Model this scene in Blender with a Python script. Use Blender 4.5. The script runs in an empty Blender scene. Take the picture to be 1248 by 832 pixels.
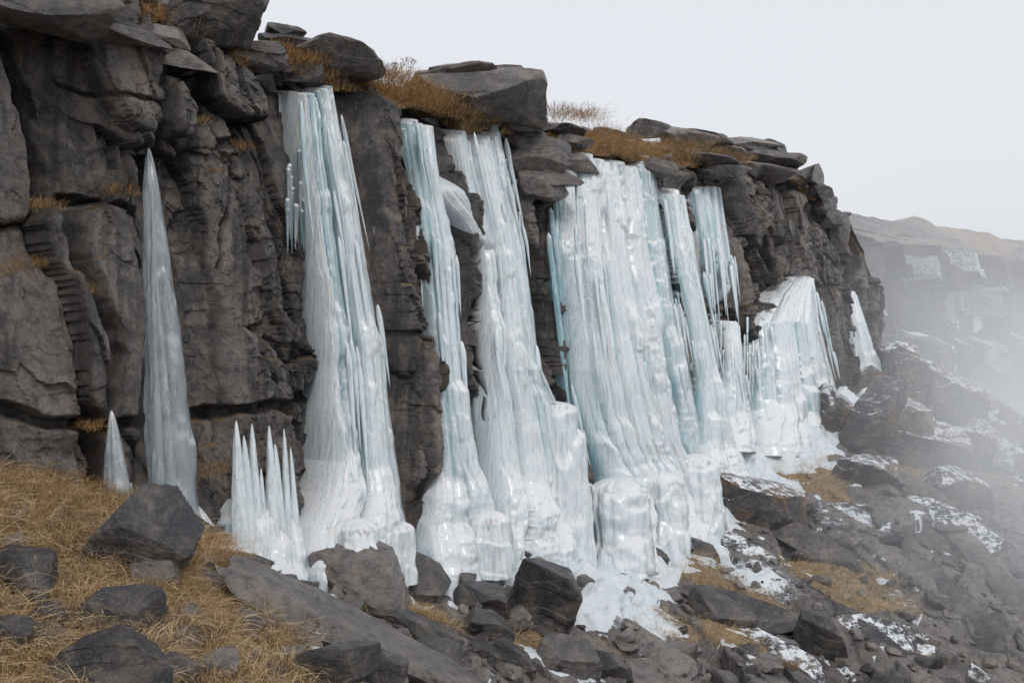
import bpy, bmesh, math, random
import numpy as np
from mathutils import Vector, Matrix
R=np.random.RandomState(7)
sc=bpy.context.scene
F=1213.0
# ---------------------------------------------------------------- noise
def _h(ix,iy,iz,seed):
    with np.errstate(over='ignore'):
        n=(ix.astype(np.int64)*374761393+iy.astype(np.int64)*668265263+iz.astype(np.int64)*1274126177+seed*974634777)&0xffffffff
        n=((n^(n>>13))*1274126177)&0xffffffff
        n=((n^(n>>16))*2246822519)&0xffffffff
        n=n^(n>>15)
    return (n&0xffffff)/float(0xffffff)
def vn(x,y,z,seed=0):
    x,y,z=np.broadcast_arrays(np.asarray(x,float),np.asarray(y,float),np.asarray(z,float))
    ix=np.floor(x);iy=np.floor(y);iz=np.floor(z)
    fx=x-ix;fy=y-iy;fz=z-iz
    fx=fx*fx*(3-2*fx);fy=fy*fy*(3-2*fy);fz=fz*fz*(3-2*fz)
    r=0
    for a in (0,1):
        for b in (0,1):
            for c in (0,1):
                r=r+_h(ix+a,iy+b,iz+c,seed)*(fx if a else 1-fx)*(fy if b else 1-fy)*(fz if c else 1-fz)
    return r*2-1
def fbm(x,y,z,o=4,seed=0):
    r=0;a=1.0;t=0
    for i in range(o):
        r=r+a*vn(x*2**i,y*2**i,z*2**i,seed+i*17);t+=a;a*=.5
    return r/t
def worley(x,y,seed,p=3.0,jit=.85):
    ix=np.floor(x);iy=np.floor(y)
    f1=np.full(x.shape,9.0);f2=np.full(x.shape,9.0)
    cx=np.zeros(x.shape);cy=np.zeros(x.shape);dx=np.zeros(x.shape);dy=np.zeros(x.shape)
    z0=np.zeros(x.shape)
    for a in (-1,0,1):
        for b in (-1,0,1):
            gx=ix+a;gy=iy+b
            px=gx+.5+jit*(_h(gx,gy,z0,seed)-.5);py=gy+.5+jit*(_h(gx,gy,z0+1,seed)-.5)
            ex=x-px;ey=y-py
            d=(np.abs(ex)**p+np.abs(ey)**p)**(1/p)
            m=d<f1
            f2=np.where(m,f1,np.minimum(f2,d))
            f1=np.where(m,d,f1)
            cx=np.where(m,gx,cx);cy=np.where(m,gy,cy);dx=np.where(m,ex,dx);dy=np.where(m,ey,dy)
    r=[_h(cx,cy,z0+5+k,seed) for k in range(4)]
    return f1,f2,dx,dy,r
def sstep(a,b,x):
    t=np.clip((x-a)/(b-a),0,1);return t*t*(3-2*t)
# ---------------------------------------------------------------- geometry of the place
D=np.array([.578,.816]);N2=np.array([.816,-.578]);P0=np.array([-2.04,20.0])
N3=np.array([.816,-.578,0.0])
def to_sw(X,Y): return (X-P0[0])*D[0]+(Y-P0[1])*D[1],(X-P0[0])*N2[0]+(Y-P0[1])*N2[1]
def from_sw(s,w): return P0[0]+s*D[0]+w*N2[0],P0[1]+s*D[1]+w*N2[1]
LEAN=.2
def wall_pt(x,y,off=0.0):
    t=(x-624)/F;q=(416-y)/F
    Y=(14.165-off)/(.578-.816*t-LEAN*q)
    return np.array([t*Y,Y,q*Y])
TS=[-40,-14,-6,-4.2,-1.8,2,5.5,10,15,22,28,34,36,37.5,39.5]
TZ=[9,7.4,6.3,5.9,5.5,5.5,5.55,5.8,6.1,6.8,7.2,6.7,6.0,4.6,.5]
BS=[-40,-14,-8,-6.1,-4,0,6.1,13.3,21,32.4,38,60]
BZ=[.8,-.9,-1.9,-2.4,-3.7,-4.7,-5.15,-5.15,-3.95,-2.85,-2.5,-2.5]
def top_z(s): return np.interp(s,TS,TZ)
def base_z(s): return np.interp(s,BS,BZ)
def ground_smooth(X,Y):
    s,w=to_sw(X,Y)
    z=base_z(s)-.33*np.maximum(w,0)
    z=z-.75*np.maximum(s-41,0)
    z=z+1.3*np.exp(-((s-38.5)**2/16+(w-2.2)**2/9))
    return np.maximum(z,-32+0*z)
def gpt(x,y):
    t=(x-624)/F;q=(416-y)/F
    Y=np.arange(5,90,.02);X=t*Y;g=ground_smooth(X,Y)
    i=np.argmax(q*Y<g)
    if i==0: i=int((48-5)/.02)
    return np.array([X[i],Y[i],g[i]])
GB=[]
for (x,y,rm) in [(60,640,2.2),(40,740,2.2),(180,760,1.7),(230,800,1.2),(330,800,.5),(90,700,2),(10,820,2),(460,735,.55),(520,760,.6),(600,690,.5),(640,790,.5),
                 (760,690,.8),(800,760,.8),(860,700,1.0),(900,780,.8),(720,790,.5),(960,570,2.2),(990,600,1.2),(1110,570,1.8),(1050,720,1.5),(930,740,.8),(1220,600,1.6),(1000,700,.9),(620,715,.4),(285,715,.5),(1130,470,1.2),(1190,590,1.2)]:
    p=gpt(x,y);GB.append((p[0],p[1],rm))
def grass_mask(X,Y):
    m=np.zeros(np.shape(X))
    for (a,b,r) in GB:
        m=np.maximum(m,np.exp(-((X-a)**2+(Y-b)**2)/(r*r)*.8))
    m=m+.28*fbm(X*.9,Y*.9,0*X,4,31)
    return sstep(.33,.5,m)
SLAB=gpt(430,770)
def ground_full(X,Y):
    X=np.asarray(X,float);Y=np.asarray(Y,float)
    s,w=to_sw(X,Y)
    z=ground_smooth(X,Y)
    g=grass_mask(X,Y)
    a=math.radians(25)
    u=s*math.cos(a)+w*math.sin(a);v=-s*math.sin(a)+w*math.cos(a)
    wx=fbm(X*.5,Y*.5,0*X,2,3)*.6
    f1,f2,dx,dy,r=worley((u+wx)/1.3,(v+wx)/2.9,11,4)
    sl=(r[0]-.5)*.5+(dx*(r[1]-.25)*.85)+(dy*(r[2]-.5)*.35)-.10*np.exp(-(f2-f1)/.05)
    f1b,f2b,dxb,dyb,rb=worley((u-wx)/.5,(v+wx*2)/1.0,12,3)
    loose=sstep(-.1,.25,fbm(X*.4,Y*.4,0*X,3,19))
    sm=((rb[0]-.5)*.16+dxb*(rb[1]-.5)*.25+dyb*(rb[2]-.5)*.2-.03*np.exp(-(f2b-f1b)/.08))*(.25+.75*loose)
    d=np.exp(-(((X-SLAB[0])/2.6)**2+((Y-SLAB[1])/1.9)**2)*1.1)
    sm=sm*(1-.7*sstep(.3,.6,d)); sl=sl*(1-.6*sstep(.3,.6,d))
    far=np.exp(-np.maximum(np.hypot(X,Y)-90,0)/30)
    rock=(sl+sm)*(1-.8*g)*far
    z=z+rock+.22*fbm(X*.35,Y*.35,0*X,3,5)+.05*fbm(X*2.1,Y*2.1,0*X,3,6)+g*.07
    tone=np.clip(r[3]*.5+rb[3]*.35+.15+.25*fbm(X*.6,Y*.6,0*X,3,77),0,1)
    return z,g,tone
# ---------------------------------------------------------------- mesh helpers
def mesh_obj(name,V,Fq,mat,smooth=True,attrs=None,parent=None):
    V=np.asarray(V,np.float32).reshape(-1,3);Fq=np.asarray(Fq,np.int32)
    k=Fq.shape[1]
    me=bpy.data.meshes.new(name)
    me.vertices.add(len(V));me.vertices.foreach_set('co',V.ravel())
    me.loops.add(Fq.size);me.loops.foreach_set('vertex_index',Fq.ravel())
    me.polygons.add(len(Fq));me.polygons.foreach_set('loop_start',np.arange(0,Fq.size,k,dtype=np.int32))
    me.polygons.foreach_set('loop_total',np.full(len(Fq),k,np.int32))
    me.polygons.foreach_set('use_smooth',np.full(len(Fq),bool(smooth)))
    me.update(calc_edges=True)
    for n,a in (attrs or {}).items():
        at=me.attributes.new(n,'FLOAT','POINT');at.data.foreach_set('value',np.asarray(a,np.float32).ravel())
    me.materials.append(mat)
    o=bpy.data.objects.new(name,me);sc.collection.objects.link(o)
    if parent:o.parent=parent
    return o
def grid_faces(n,m,closed=False):
    i=np.arange(n-1)[:,None];j=np.arange(m if closed else m-1)[None,:]
    j2=(j+1)%m
    return np.stack([i*m+j,(i+1)*m+j,(i+1)*m+j2,i*m+j2],-1).reshape(-1,4)
# ---------------------------------------------------------------- materials
class NT:
    def __init__(s,name):
        s.m=bpy.data.materials.new(name);s.m.use_nodes=True;s.t=s.m.node_tree;s.n=s.t.nodes;s.n.clear()
        s.out=s.n.new('ShaderNodeOutputMaterial')
        s.co=s.n.new('ShaderNodeTexCoord').outputs['Object']
    def L(s,a,b): s.t.links.new(a,b)
    def node(s,ty,**k):
        n=s.n.new(ty)
        for a,b in k.items(): setattr(n,a,b)
        return n
    def put(s,sock,v):
        if isinstance(v,bpy.types.NodeSocket): s.L(v,sock)
        else: sock.default_value=v
    def mapping(s,scale=(1,1,1),rot=(0,0,0)):
        m=s.node('ShaderNodeMapping');s.L(s.co,m.inputs['Vector'])
        m.inputs['Scale'].default_value=scale;m.inputs['Rotation'].default_value=rot
        return m.outputs[0]
    def noise(s,scale,det=6,rough=.6,vec=None,dist=0):
        n=s.node('ShaderNodeTexNoise');s.L(vec or s.co,n.inputs['Vector'])
        n.inputs['Scale'].default_value=scale;n.inputs['Detail'].default_value=det;n.inputs['Roughness'].default_value=rough
        n.inputs['Distortion'].default_value=dist
        return n.outputs['Fac']
    def mr(s,v,a,b,c=0,d=1,smooth=True):
        n=s.node('ShaderNodeMapRange');n.interpolation_type='SMOOTHSTEP' if smooth else 'LINEAR'
        s.put(n.inputs[0],v)
        for i,x in enumerate((a,b,c,d)): n.inputs[i+1].default_value=x
        return n.outputs[0]
    def math(s,op,a,b=0.0,c=None):
        n=s.node('ShaderNodeMath',operation=op);s.put(n.inputs[0],a);s.put(n.inputs[1],b)
        if c is not None:s.put(n.inputs[2],c)
        return n.outputs[0]
    def mix(s,f,a,b,mode='MIX'):
        n=s.node('ShaderNodeMix',data_type='RGBA',blend_type=mode)
        s.put(n.inputs[0],f)
        for so,v in ((n.inputs[6],a),(n.inputs[7],b)):
            if isinstance(v,tuple): so.default_value=(*v,1)
            else: s.L(v,so)
        return n.outputs[2]
    def attr(s,name):
        n=s.node('ShaderNodeAttribute',attribute_name=name);return n.outputs['Fac']
    def normz(s):
        g=s.node('ShaderNodeNewGeometry');x=s.node('ShaderNodeSeparateXYZ');s.L(g.outputs['Normal'],x.inputs[0]);return x.outputs[2]
    def bump(s,h,strength,dist,nrm=None):
        b=s.node('ShaderNodeBump');b.inputs['Strength'].default_value=strength;b.inputs['Distance'].default_value=dist
        s.L(h,b.inputs['Height'])
        if nrm:s.L(nrm,b.inputs['Normal'])
        return b.outputs[0]
    def bsdf(s,col,rough=.8,nrm=None,**k):
        b=s.node('ShaderNodeBsdfPrincipled')
        if isinstance(col,tuple): b.inputs['Base Color'].default_value=(*col,1)
        else: s.L(col,b.inputs['Base Color'])
        s.put(b.inputs['Roughness'],rough)
        if nrm:s.L(nrm,b.inputs['Normal'])
        for a,v in k.items(): s.put(b.inputs[a.replace('_',' ')],v)
        s.L(b.outputs[0],s.out.inputs[0]);return b
def rock_colour(t,tone,warm=1.0):
    n1=t.noise(.7,5,.6);n2=t.noise(5,8,.75);n3=t.noise(34,6,.8)
    v=t.math('ADD',t.math('MULTIPLY',tone,1.0),t.math('MULTIPLY',n1,.4))
    f=t.mr(v,.35,.95)
    c=t.mix(f,(.026,.026,.032),(.200,.178,.165))
    f2=t.mr(t.noise(1.1,9,.72,dist=.8),.44,.60)
    c=t.mix(t.math('MULTIPLY',f2,.62*warm),c,(.30,.245,.20))
    c=t.mix(t.mr(n2,.37,.56,.65,0),c,(.022,.022,.027))
    c=t.mix(t.mr(n3,.5,.75,0,.45),c,(.38,.365,.35))
    return c
def m_cliff():
    t=NT('slate_cliff')
    c=rock_colour(t,t.attr('tone'))
    st=t.noise(1.0,7,.62,vec=t.mapping((2.2,2.2,.2),(0,.05,0)))
    c=t.mix(t.mr(st,.52,.64,0,.75),c,(.024,.023,.028))
    st2=t.noise(1.1,7,.65,vec=t.mapping((1.6,1.6,.3),(0,0,.7)))
    c=t.mix(t.mr(st2,.56,.70,0,.6),c,(.17,.10,.056))
    st3=t.noise(2.2,7,.75,vec=t.mapping((5,5,.35)))
    c=t.mix(t.mr(st3,.55,.73,0,.5),c,(.40,.385,.375))
    l=t.math('MULTIPLY',t.mr(t.normz(),.55,.9),t.mr(t.noise(1.4,5,.6),.5,.6))
    c=t.mix(l,c,(.28,.17,.06))
    cr=t.attr('crack');c=t.mix(t.math('MULTIPLY',cr,.9),c,(.008,.008,.010))
    fol=t.noise(1,9,.75,vec=t.mapping((3.5,3.5,3.5),(.6,.75,.3)))
    h=t.math('ADD',t.math('MULTIPLY',fol,.9),t.math('MULTIPLY',t.noise(8,10,.82),1.2))
    b=t.bump(h,.95,.06)
    b=t.bump(t.noise(55,6,.7),.45,.012,b)
    t.bsdf(c,t.mr(t.noise(2.2,8,.7),.4,.62,.18,.6),b,Specular_IOR_Level=.7)
    return t.m
def m_rock(name='slate_rock',snow=.0):
    t=NT(name)
    c=rock_colour(t,t.attr('tone'),.7)
    l=t.math('MULTIPLY',t.mr(t.noise(4,6,.7),.56,.68),.5)
    c=t.mix(l,c,(.17,.12,.075))
    if snow>0:
        c=t.mix(t.mr(t.noise(.9,9,.75),.50,.62,0,.8),c,(.20,.105,.045))
        sn=t.math('MULTIPLY',t.mr(t.normz(),.45,.75),t.mr(t.noise(3.2,10,.8),.60-snow*.2,.66-snow*.2))
        c=t.mix(sn,c,(.8,.83,.87))
    h=t.math('ADD',t.noise(5,10,.8),t.math('MULTIPLY',t.noise(1,8,.7,vec=t.mapping((4,4,12),(.5,.7,0))),.4))
    b=t.bump(h,.85,.05);b=t.bump(t.noise(60,5,.7),.4,.01,b)
    t.bsdf(c,t.mr(t.noise(3,7,.7),.35,.65,.22,.6),b,Specular_IOR_Level=.6)
    return t.m
def m_ground():
    t=NT('rocky_slope')
    c=rock_colour(t,t.attr('tone'),.5)
    g=t.attr('grass')
    soil=t.mix(t.mr(t.noise(7,8,.75),.35,.65),(.13,.088,.05),(.36,.25,.14))
    gf=t.mr(t.math('ADD',g,t.math('MULTIPLY',t.math('SUBTRACT',t.noise(5,8,.75),.5),1.2)),.35,.6)
    c=t.mix(gf,c,soil)
    sn=t.attr('snow')
    sn=t.mr(t.math('ADD',sn,t.math('MULTIPLY',t.math('SUBTRACT',t.noise(3.5,12,.85),.5),2.2)),.50,.70)
    c=t.mix(sn,c,(.80,.84,.88))
    h=t.math('ADD',t.noise(6,10,.75),t.math('MULTIPLY',t.noise(1,7,.7,vec=t.mapping((3,12,14),(.2,.4,.6))),.6))
    h=t.math('ADD',h,t.math('MULTIPLY',sn,.5))
    b=t.bump(h,.9,.06);b=t.bump(t.noise(60,5,.7),.5,.012,b)
    t.bsdf(c,t.mr(t.noise(2),.3,.7,.3,.75),b,Specular_IOR_Level=.55)
    return t.m
def m_grass(name,a=(.72,.55,.34),b=(.35,.23,.11)):
    t=NT(name)
    v=t.math('ADD',t.math('MULTIPLY',t.attr('tone'),.6),t.math('MULTIPLY',t.noise(.9,4,.6),.5))
    c=t.mix(t.mr(v,.2,.85),b,a)
    t.bsdf(c,.75,None,Specular_IOR_Level=.2)
    return t.m
def m_ice(name,clear=0.0):
    t=NT(name)
    tone=t.attr('tone')
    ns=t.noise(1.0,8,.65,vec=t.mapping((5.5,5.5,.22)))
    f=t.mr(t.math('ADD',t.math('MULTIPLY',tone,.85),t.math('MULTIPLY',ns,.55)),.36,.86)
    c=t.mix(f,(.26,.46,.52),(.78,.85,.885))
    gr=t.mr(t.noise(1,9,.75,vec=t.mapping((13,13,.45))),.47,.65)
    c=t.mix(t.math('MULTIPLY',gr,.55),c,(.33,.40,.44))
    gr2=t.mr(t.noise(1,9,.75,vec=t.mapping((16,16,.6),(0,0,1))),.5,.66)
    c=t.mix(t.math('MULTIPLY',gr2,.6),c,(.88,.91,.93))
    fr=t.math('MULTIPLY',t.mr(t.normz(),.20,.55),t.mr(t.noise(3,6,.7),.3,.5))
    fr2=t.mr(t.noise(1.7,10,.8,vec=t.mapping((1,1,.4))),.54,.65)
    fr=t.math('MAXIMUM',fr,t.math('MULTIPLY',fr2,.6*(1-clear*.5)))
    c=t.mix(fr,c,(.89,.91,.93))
    h=t.math('ADD',t.noise(1,8,.7,vec=t.mapping((16,16,.9))),t.math('MULTIPLY',t.noise(6,9,.75),.4))
    b=t.bump(h,.9,.06)
    b=t.bump(t.noise(40,5,.7),.2,.01,b)
    bs=t.bsdf(c,t.math('ADD',t.math('MULTIPLY',fr,.45),.06),b,Specular_IOR_Level=.8)
    bs.inputs['Coat Weight'].default_value=.8;bs.inputs['Coat Roughness'].default_value=.05
    bs.inputs['Coat IOR'].default_value=1.4
    if clear>0:
        bs.inputs['IOR'].default_value=1.2
        t.put(bs.inputs['Transmission Weight'],t.math('MULTIPLY',t.math('SUBTRACT',1.0,fr),clear))
    else:
        bs.inputs['Subsurface Weight'].default_value=.3
        bs.inputs['Subsurface Radius'].default_value=(.4,.8,1.0)
        bs.inputs['Subsurface Scale'].default_value=.06
    return t.m
def m_snow():
    t=NT('snow')
    c=t.mix(t.mr(t.noise(3,7,.7),.3,.7),(.68,.76,.81),(.84,.87,.90))
    h=t.math('ADD',t.noise(3,8,.7),t.math('MULTIPLY',t.noise(20,6,.7),.3))
    t.bsdf(c,.35,t.bump(h,1.0,.1),Specular_IOR_Level=.55)
    return t.m
M_cliff=m_cliff();M_rock=m_rock();M_rocksnow=m_rock('snowy_slate_rock',.6);M_ground=m_ground();M_grass=m_grass('dry_grass')
M_grass2=m_grass('rusty_grass',(.60,.40,.20),(.29,.16,.06))
M_ice=m_ice('ice');M_clear=m_ice('clear_ice',.7);M_snow=m_snow()
# ---------------------------------------------------------------- frozen falls (outline rows: y, xl, xr)
FALLS=[
 dict(rows=[(82,357,410),(110,360,412),(200,364,430),(300,374,452),(450,386,476),(560,388,490),(600,380,498),(640,362,510),(690,356,516),(740,356,516)],sc=.5,th=.42,sk=.45,thin=14,gap=.4),
 dict(rows=[(124,482,530),(200,496,536),(300,510,558),(450,520,570),(560,526,584),(605,520,602),(672,516,632),(722,516,634)],sc=.42,th=.32,sk=.35,thin=10,gap=.35),
 dict(rows=[(138,543,614),(200,554,624),(300,576,646),(450,584,664),(500,586,690),(560,592,704),(660,604,712),(710,604,712)],sc=.5,th=.42,sk=.3,thin=12,gap=.5),
 dict(rows=[(176,676,804),(300,676,824),(450,692,848),(540,712,866),(580,722,890),(665,732,888),(720,734,886)],sc=.72,th=.55,sk=.5,thin=30,gap=.7),
 dict(rows=[(222,806,836),(350,824,862),(450,842,882),(530,850,900),(585,858,920),(630,864,928)],sc=.42,th=.28,sk=.35,thin=8,gap=.4),
 dict(rows=[(219,848,882),(300,858,894),(392,866,906)],sc=.24,th=.06,sk=0,thin=16,gap=.6,hang=1),
 dict(rows=[(388,880,902),(450,882,908),(508,882,920),(550,882,926)],sc=.4,th=.15,sk=.2,thin=6,gap=.4),
 dict(rows=[(330,974,992),(358,942,1000),(392,918,1008),(450,920,1022),(500,924,1034),(555,924,1042)],sc=.5,th=.28,sk=.3,thin=16,gap=.6),
 dict(rows=[(350,1032,1043),(420,1040,1066),(480,1048,1086),(510,1050,1090)],sc=.5,th=.3,sk=.2,thin=2,gap=.3),
 dict(rows=[(196,508,534),(220,518,562),(245,530,592),(270,552,606),(300,572,612),(350,584,622)],sc=.6,th=.30,sk=0,thin=0,snowy=1,gap=0),
]
CARVE=[f['rows'] for f in FALLS[:9]]+[[(178,176,188),(350,172,212),(500,172,242),(690,172,262)]]
# ---------------------------------------------------------------- cliff wall
def seg_dist(S,Z,p,q):
    vx=q[0]-p[0];vz=q[1]-p[1];L=vx*vx+vz*vz+1e-9
    t=np.clip(((S-p[0])*vx+(Z-p[1])*vz)/L,0,1)
    return np.hypot(S-(p[0]+t*vx),Z-(p[1]+t*vz))
def px_sz(x,y):
    p=wall_pt(x,y);s,w=to_sw(p[0],p[1]);return (s,p[2])
CLEFTS=[([(20,50),(50,200),(85,330),(120,430),(125,600)],.16,.6),([(185,60),(190,200),(215,330),(205,420)],.09,.3),
 ([(0,505),(120,520),(200,505),(300,500),(385,480)],.10,.35),([(385,180),(380,350),(392,470)],.1,.35),([(232,60),(245,180),(300,170)],.06,.2),
 ([(300,50),(310,150),(345,260),(360,480)],.06,.22),([(85,240),(175,262)],.08,.3),([(75,100),(180,130)],.04,.12),([(470,100),(490,250),(500,420),(522,560)],.1,.4),
 ([(575,280),(580,400),(590,520)],.22,.7),([(655,240),(668,360),(672,500)],.25,.8),([(395,412),(520,405)],.06,.2),([(680,300),(690,480),(705,600)],.2,.5),
 ([(840,230),(850,300),(880,390),(960,345),(985,325)],.16,.5),([(985,230),(1000,300),(1035,360)],.1,.4),([(905,390),(915,500)],.3,.5),([(268,60),(272,200),(262,330)],.04,.15),([(130,190),(170,330),(175,470)],.04,.15)]
PILL=[([(440,110),(455,250),(490,380),(500,560)],.55,.35),([(640,160),(655,230)],.6,.5),([(110,80),(120,180)],.8,.25),([(280,200),(300,350),(310,460)],1.0,.3),
 ([(900,240),(940,290)],1.8,.4),([(30,380),(60,480)],.8,.3)]
def wall_disp(S,Z):
    wz=fbm(S*.25,Z*.25,0*S,2,41)
    wx=fbm(S*.3,Z*.3,0*S+9,2,43)
    jag=.06*fbm(S*2.5,Z*2.5,0*S,4,44)
    sx=S+.14*(Z)+wx*.3+jag; zz=Z-.22*S+wz*.4+jag
    f1,f2,dx,dy,r=worley(sx/1.4,zz/4.4,21,5)
    a=(r[0]-.5)*.95+dx*(r[1]-.5)*1.2+dy*(r[2]-.5)*1.1
    ca=np.exp(-(f2-f1)/.022)
    g1,g2,ex,ey,q=worley((sx+zz*.12)/.7,(zz+sx*.2)/1.8,22,5)
    b=(q[0]-.5)*.46+ex*(q[1]-.5)*.7+ey*(q[2]-.5)*.7
    cb=np.exp(-(g2-g1)/.035)
    h1,h2,hx,hy,u=worley((sx-zz*.2)/.30,(zz+.35*sx)/.5,23,4)
    c=(u[0]-.5)*.17+hx*(u[1]-.5)*.28+hy*(u[2]-.5)*.28
    cc=np.exp(-(h2-h1)/.07)
    m1_,m2_,mx_,my_,mu_=worley((sx+zz*.3)/.14,(zz-.3*sx)/.18,26,4)
    frac=sstep(-.2,.15,fbm(S*.45,Z*.3,0*S,3,55))
    k1,k2,kx,ky,kr=worley((sx)/1.1,(zz+.2*sx)/.22,24,5)
    layer=sstep(.15,.4,fbm(S*.3,Z*.5,0*S+4,3,58))
    d=a+b*(.35+.65*frac)+c*(.14+.86*frac)*.85+((kr[0]-.5)*.06+kx*(kr[1]-.5)*.08)*layer+((mu_[0]-.5)*.06+mx_*(mu_[1]-.5)*.07+my_*(mu_[2]-.5)*.07)*(.2+.8*frac)
    big=(r[3]>.3)
    d=d-.18*ca*big-.10*cb*frac-.03*cc*frac
    d=d+.03*fbm(S*1.6,Z*1.6,0*S,4,61)+.014*fbm(S*9,Z*9,0*S,3,62)
    crack=np.clip(ca*.9*big+cb*.7*frac+.25*cc*frac,0,1)
    for pts,wd,dep in CLEFTS:
        P=[px_sz(*p) for p in pts]
        dd=np.full(S.shape,99.)
        ws=S+.18*fbm(S*1.5,Z*1.5,0*S,3,66);wzz=Z+.18*fbm(S*1.5,Z*1.5,0*S+7,3,67)
        for i in range(len(P)-1): dd=np.minimum(dd,seg_dist(ws,wzz,P[i],P[i+1]))
        m=1-sstep(wd*.5,wd*1.5,dd);d=d-dep*m;crack=np.maximum(crack,m*.8)
    for pts,wd,h in PILL:
        P=[px_sz(*p) for p in pts]
        dd=np.full(S.shape,99.)
        for i in range(len(P)-1): dd=np.minimum(dd,seg_dist(S,Z,P[i],P[i+1]))
        d=d+h*(1-sstep(wd*.6,wd*1.2,dd))
    for rows in CARVE:
        L=[px_sz(x,y) for y,x,_ in rows];Rr=[px_sz(x,y) for y,_,x in rows]
        zl=np.array([p[1] for p in L])[::-1];sl=np.array([p[0] for p in L])[::-1]
        zr=np.array([p[1] for p in Rr])[::-1];sr=np.array([p[0] for p in Rr])[::-1]
        a_=np.interp(Z,zl,sl);b_=np.interp(Z,zr,sr)
        m=sstep(a_-.25,a_+.1,S)*(1-sstep(b_-.1,b_+.25,S))*sstep(zl[0]-.4,zl[0],Z)*(1-sstep(zl[-1]+.0,zl[-1]+.5,Z))
        d=d*(1-m)+(np.minimum(d,-.2)-.05)*m
    tone=np.clip(r[3]*.35+q[3]*.4+u[3]*.25,0,1)
    return d,tone,crack
s1=np.concatenate([np.linspace(-15,8,900),np.linspace(8.03,24,460),np.linspace(24.05,40.5,300)])
v1=np.linspace(0,1,480)
S,V=np.meshgrid(s1,v1,indexing='ij')
zb=base_z(S)-1.2;zt=top_z(S)+.35*(_h(np.floor(S/.8),0*S,0*S,3)-.5)+.18*fbm(S*1.2,0*S,0*S,3,8)
Z=zb+(zt-zb)*V
d,tone,crack=wall_disp(S,Z)
edge=sstep(.955,1.0,V)
W=-LEAN*(Z+4.7)+d-edge*.55
W=W-.5*np.maximum(S-37.5,0)**1.6
X,Y=from_sw(S,W)
mesh_obj('rock_cliff',np.stack([X,Y,Z],-1),grid_faces(len(s1),len(v1))[:,::-1],M_cliff,False,{'tone':tone,'crack':crack})
# ---------------------------------------------------------------- plateau
def plat_z(s,b):
    z=top_z(s)-.12+1.25*(1-np.exp(-np.maximum(b,0)/1.8))*(1-sstep(30,36,s))
    z=z+.03*b*(b>0)
    f1,f2,dx,dy,r=worley(s/1.3,b/.9,91,3)
    z=z+(r[0]-.5)*.3+dx*(r[1]-.5)*.4+.15*fbm(s*.8,b*.8,0*s,4,92)
    return z,np.clip(.62*(r[2])+.36+.5*fbm(s*.35,b*.5,0*s,3,93)+.3*(s>1)*(s<16),0,1),r[3]
s2=np.linspace(-15,39,900);b2=np.concatenate([np.linspace(-.25,5,130),np.linspace(5.2,80,80)])
S,B=np.meshgrid(s2,b2,indexing='ij')
Z,G,T=plat_z(S,B)
Wp=-LEAN*(top_z(S)+4.7)-.1-B
X,Y=from_sw(S,Wp)
mesh_obj('hilltop_ground',np.stack([X,Y,Z],-1),grid_faces(len(s2),len(b2))[:,::-1],M_ground,False,{'tone':T,'grass':sstep(.4,.6,G),'snow':G*0+.05})
# ---------------------------------------------------------------- slope ground, one sheet to the horizon
SB=[]
for (x,y,rm,a) in [(720,700,1.8,1.05),(760,745,1.6,1.0),(690,680,1.0,1.0),(900,590,1.3,.9),(960,600,1.0,.7),(360,740,.7,.9),(400,775,.6,.8),(330,705,.6,.95),(850,680,1.4,.85),
    (920,710,1.7,.8),(940,530,2.4,.9),(1000,520,2.5,.8),(860,640,1.0,.9),(620,655,.7,.8),(300,690,.6,.8),(1130,560,2.4,.7),(1080,500,2,.7),(1170,640,2.5,.6),(1180,520,2,.65),(560,700,.6,.8),(1040,640,1.8,.7),(1000,750,1.5,.55),(1120,740,2,.6),(620,770,.6,.65),(800,800,.8,.6)]:
    p=gpt(x,y);SB.append((p[0],p[1],rm,a))
def snow_mask(X,Y):
    m=np.zeros(np.shape(X))+.12
    for a,b,r,k in SB: m=np.maximum(m,k*np.exp(-((X-a)**2+(Y-b)**2)/(r*r)))
    return m
gs=np.concatenate([-16-np.geomspace(.3,900,40)[::-1],np.linspace(-16,6,620),np.linspace(6.05,44,620),44+np.geomspace(.1,1400,60)])
gw=np.concatenate([-2.5-np.geomspace(.3,900,20)[::-1],np.linspace(-2.5,11,360),np.linspace(11.08,26,130),26+np.geomspace(.2,1200,45)])
S,Wg=np.meshgrid(gs,gw,indexing='ij')
X,Y=from_sw(S,Wg)
Z,G,T=ground_full(X,Y)
mesh_obj('hillside_ground',np.stack([X,Y,Z],-1),grid_faces(len(gs),len(gw)),M_ground,False,{'tone':T,'grass':G,'snow':snow_mask(X,Y)})
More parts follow.
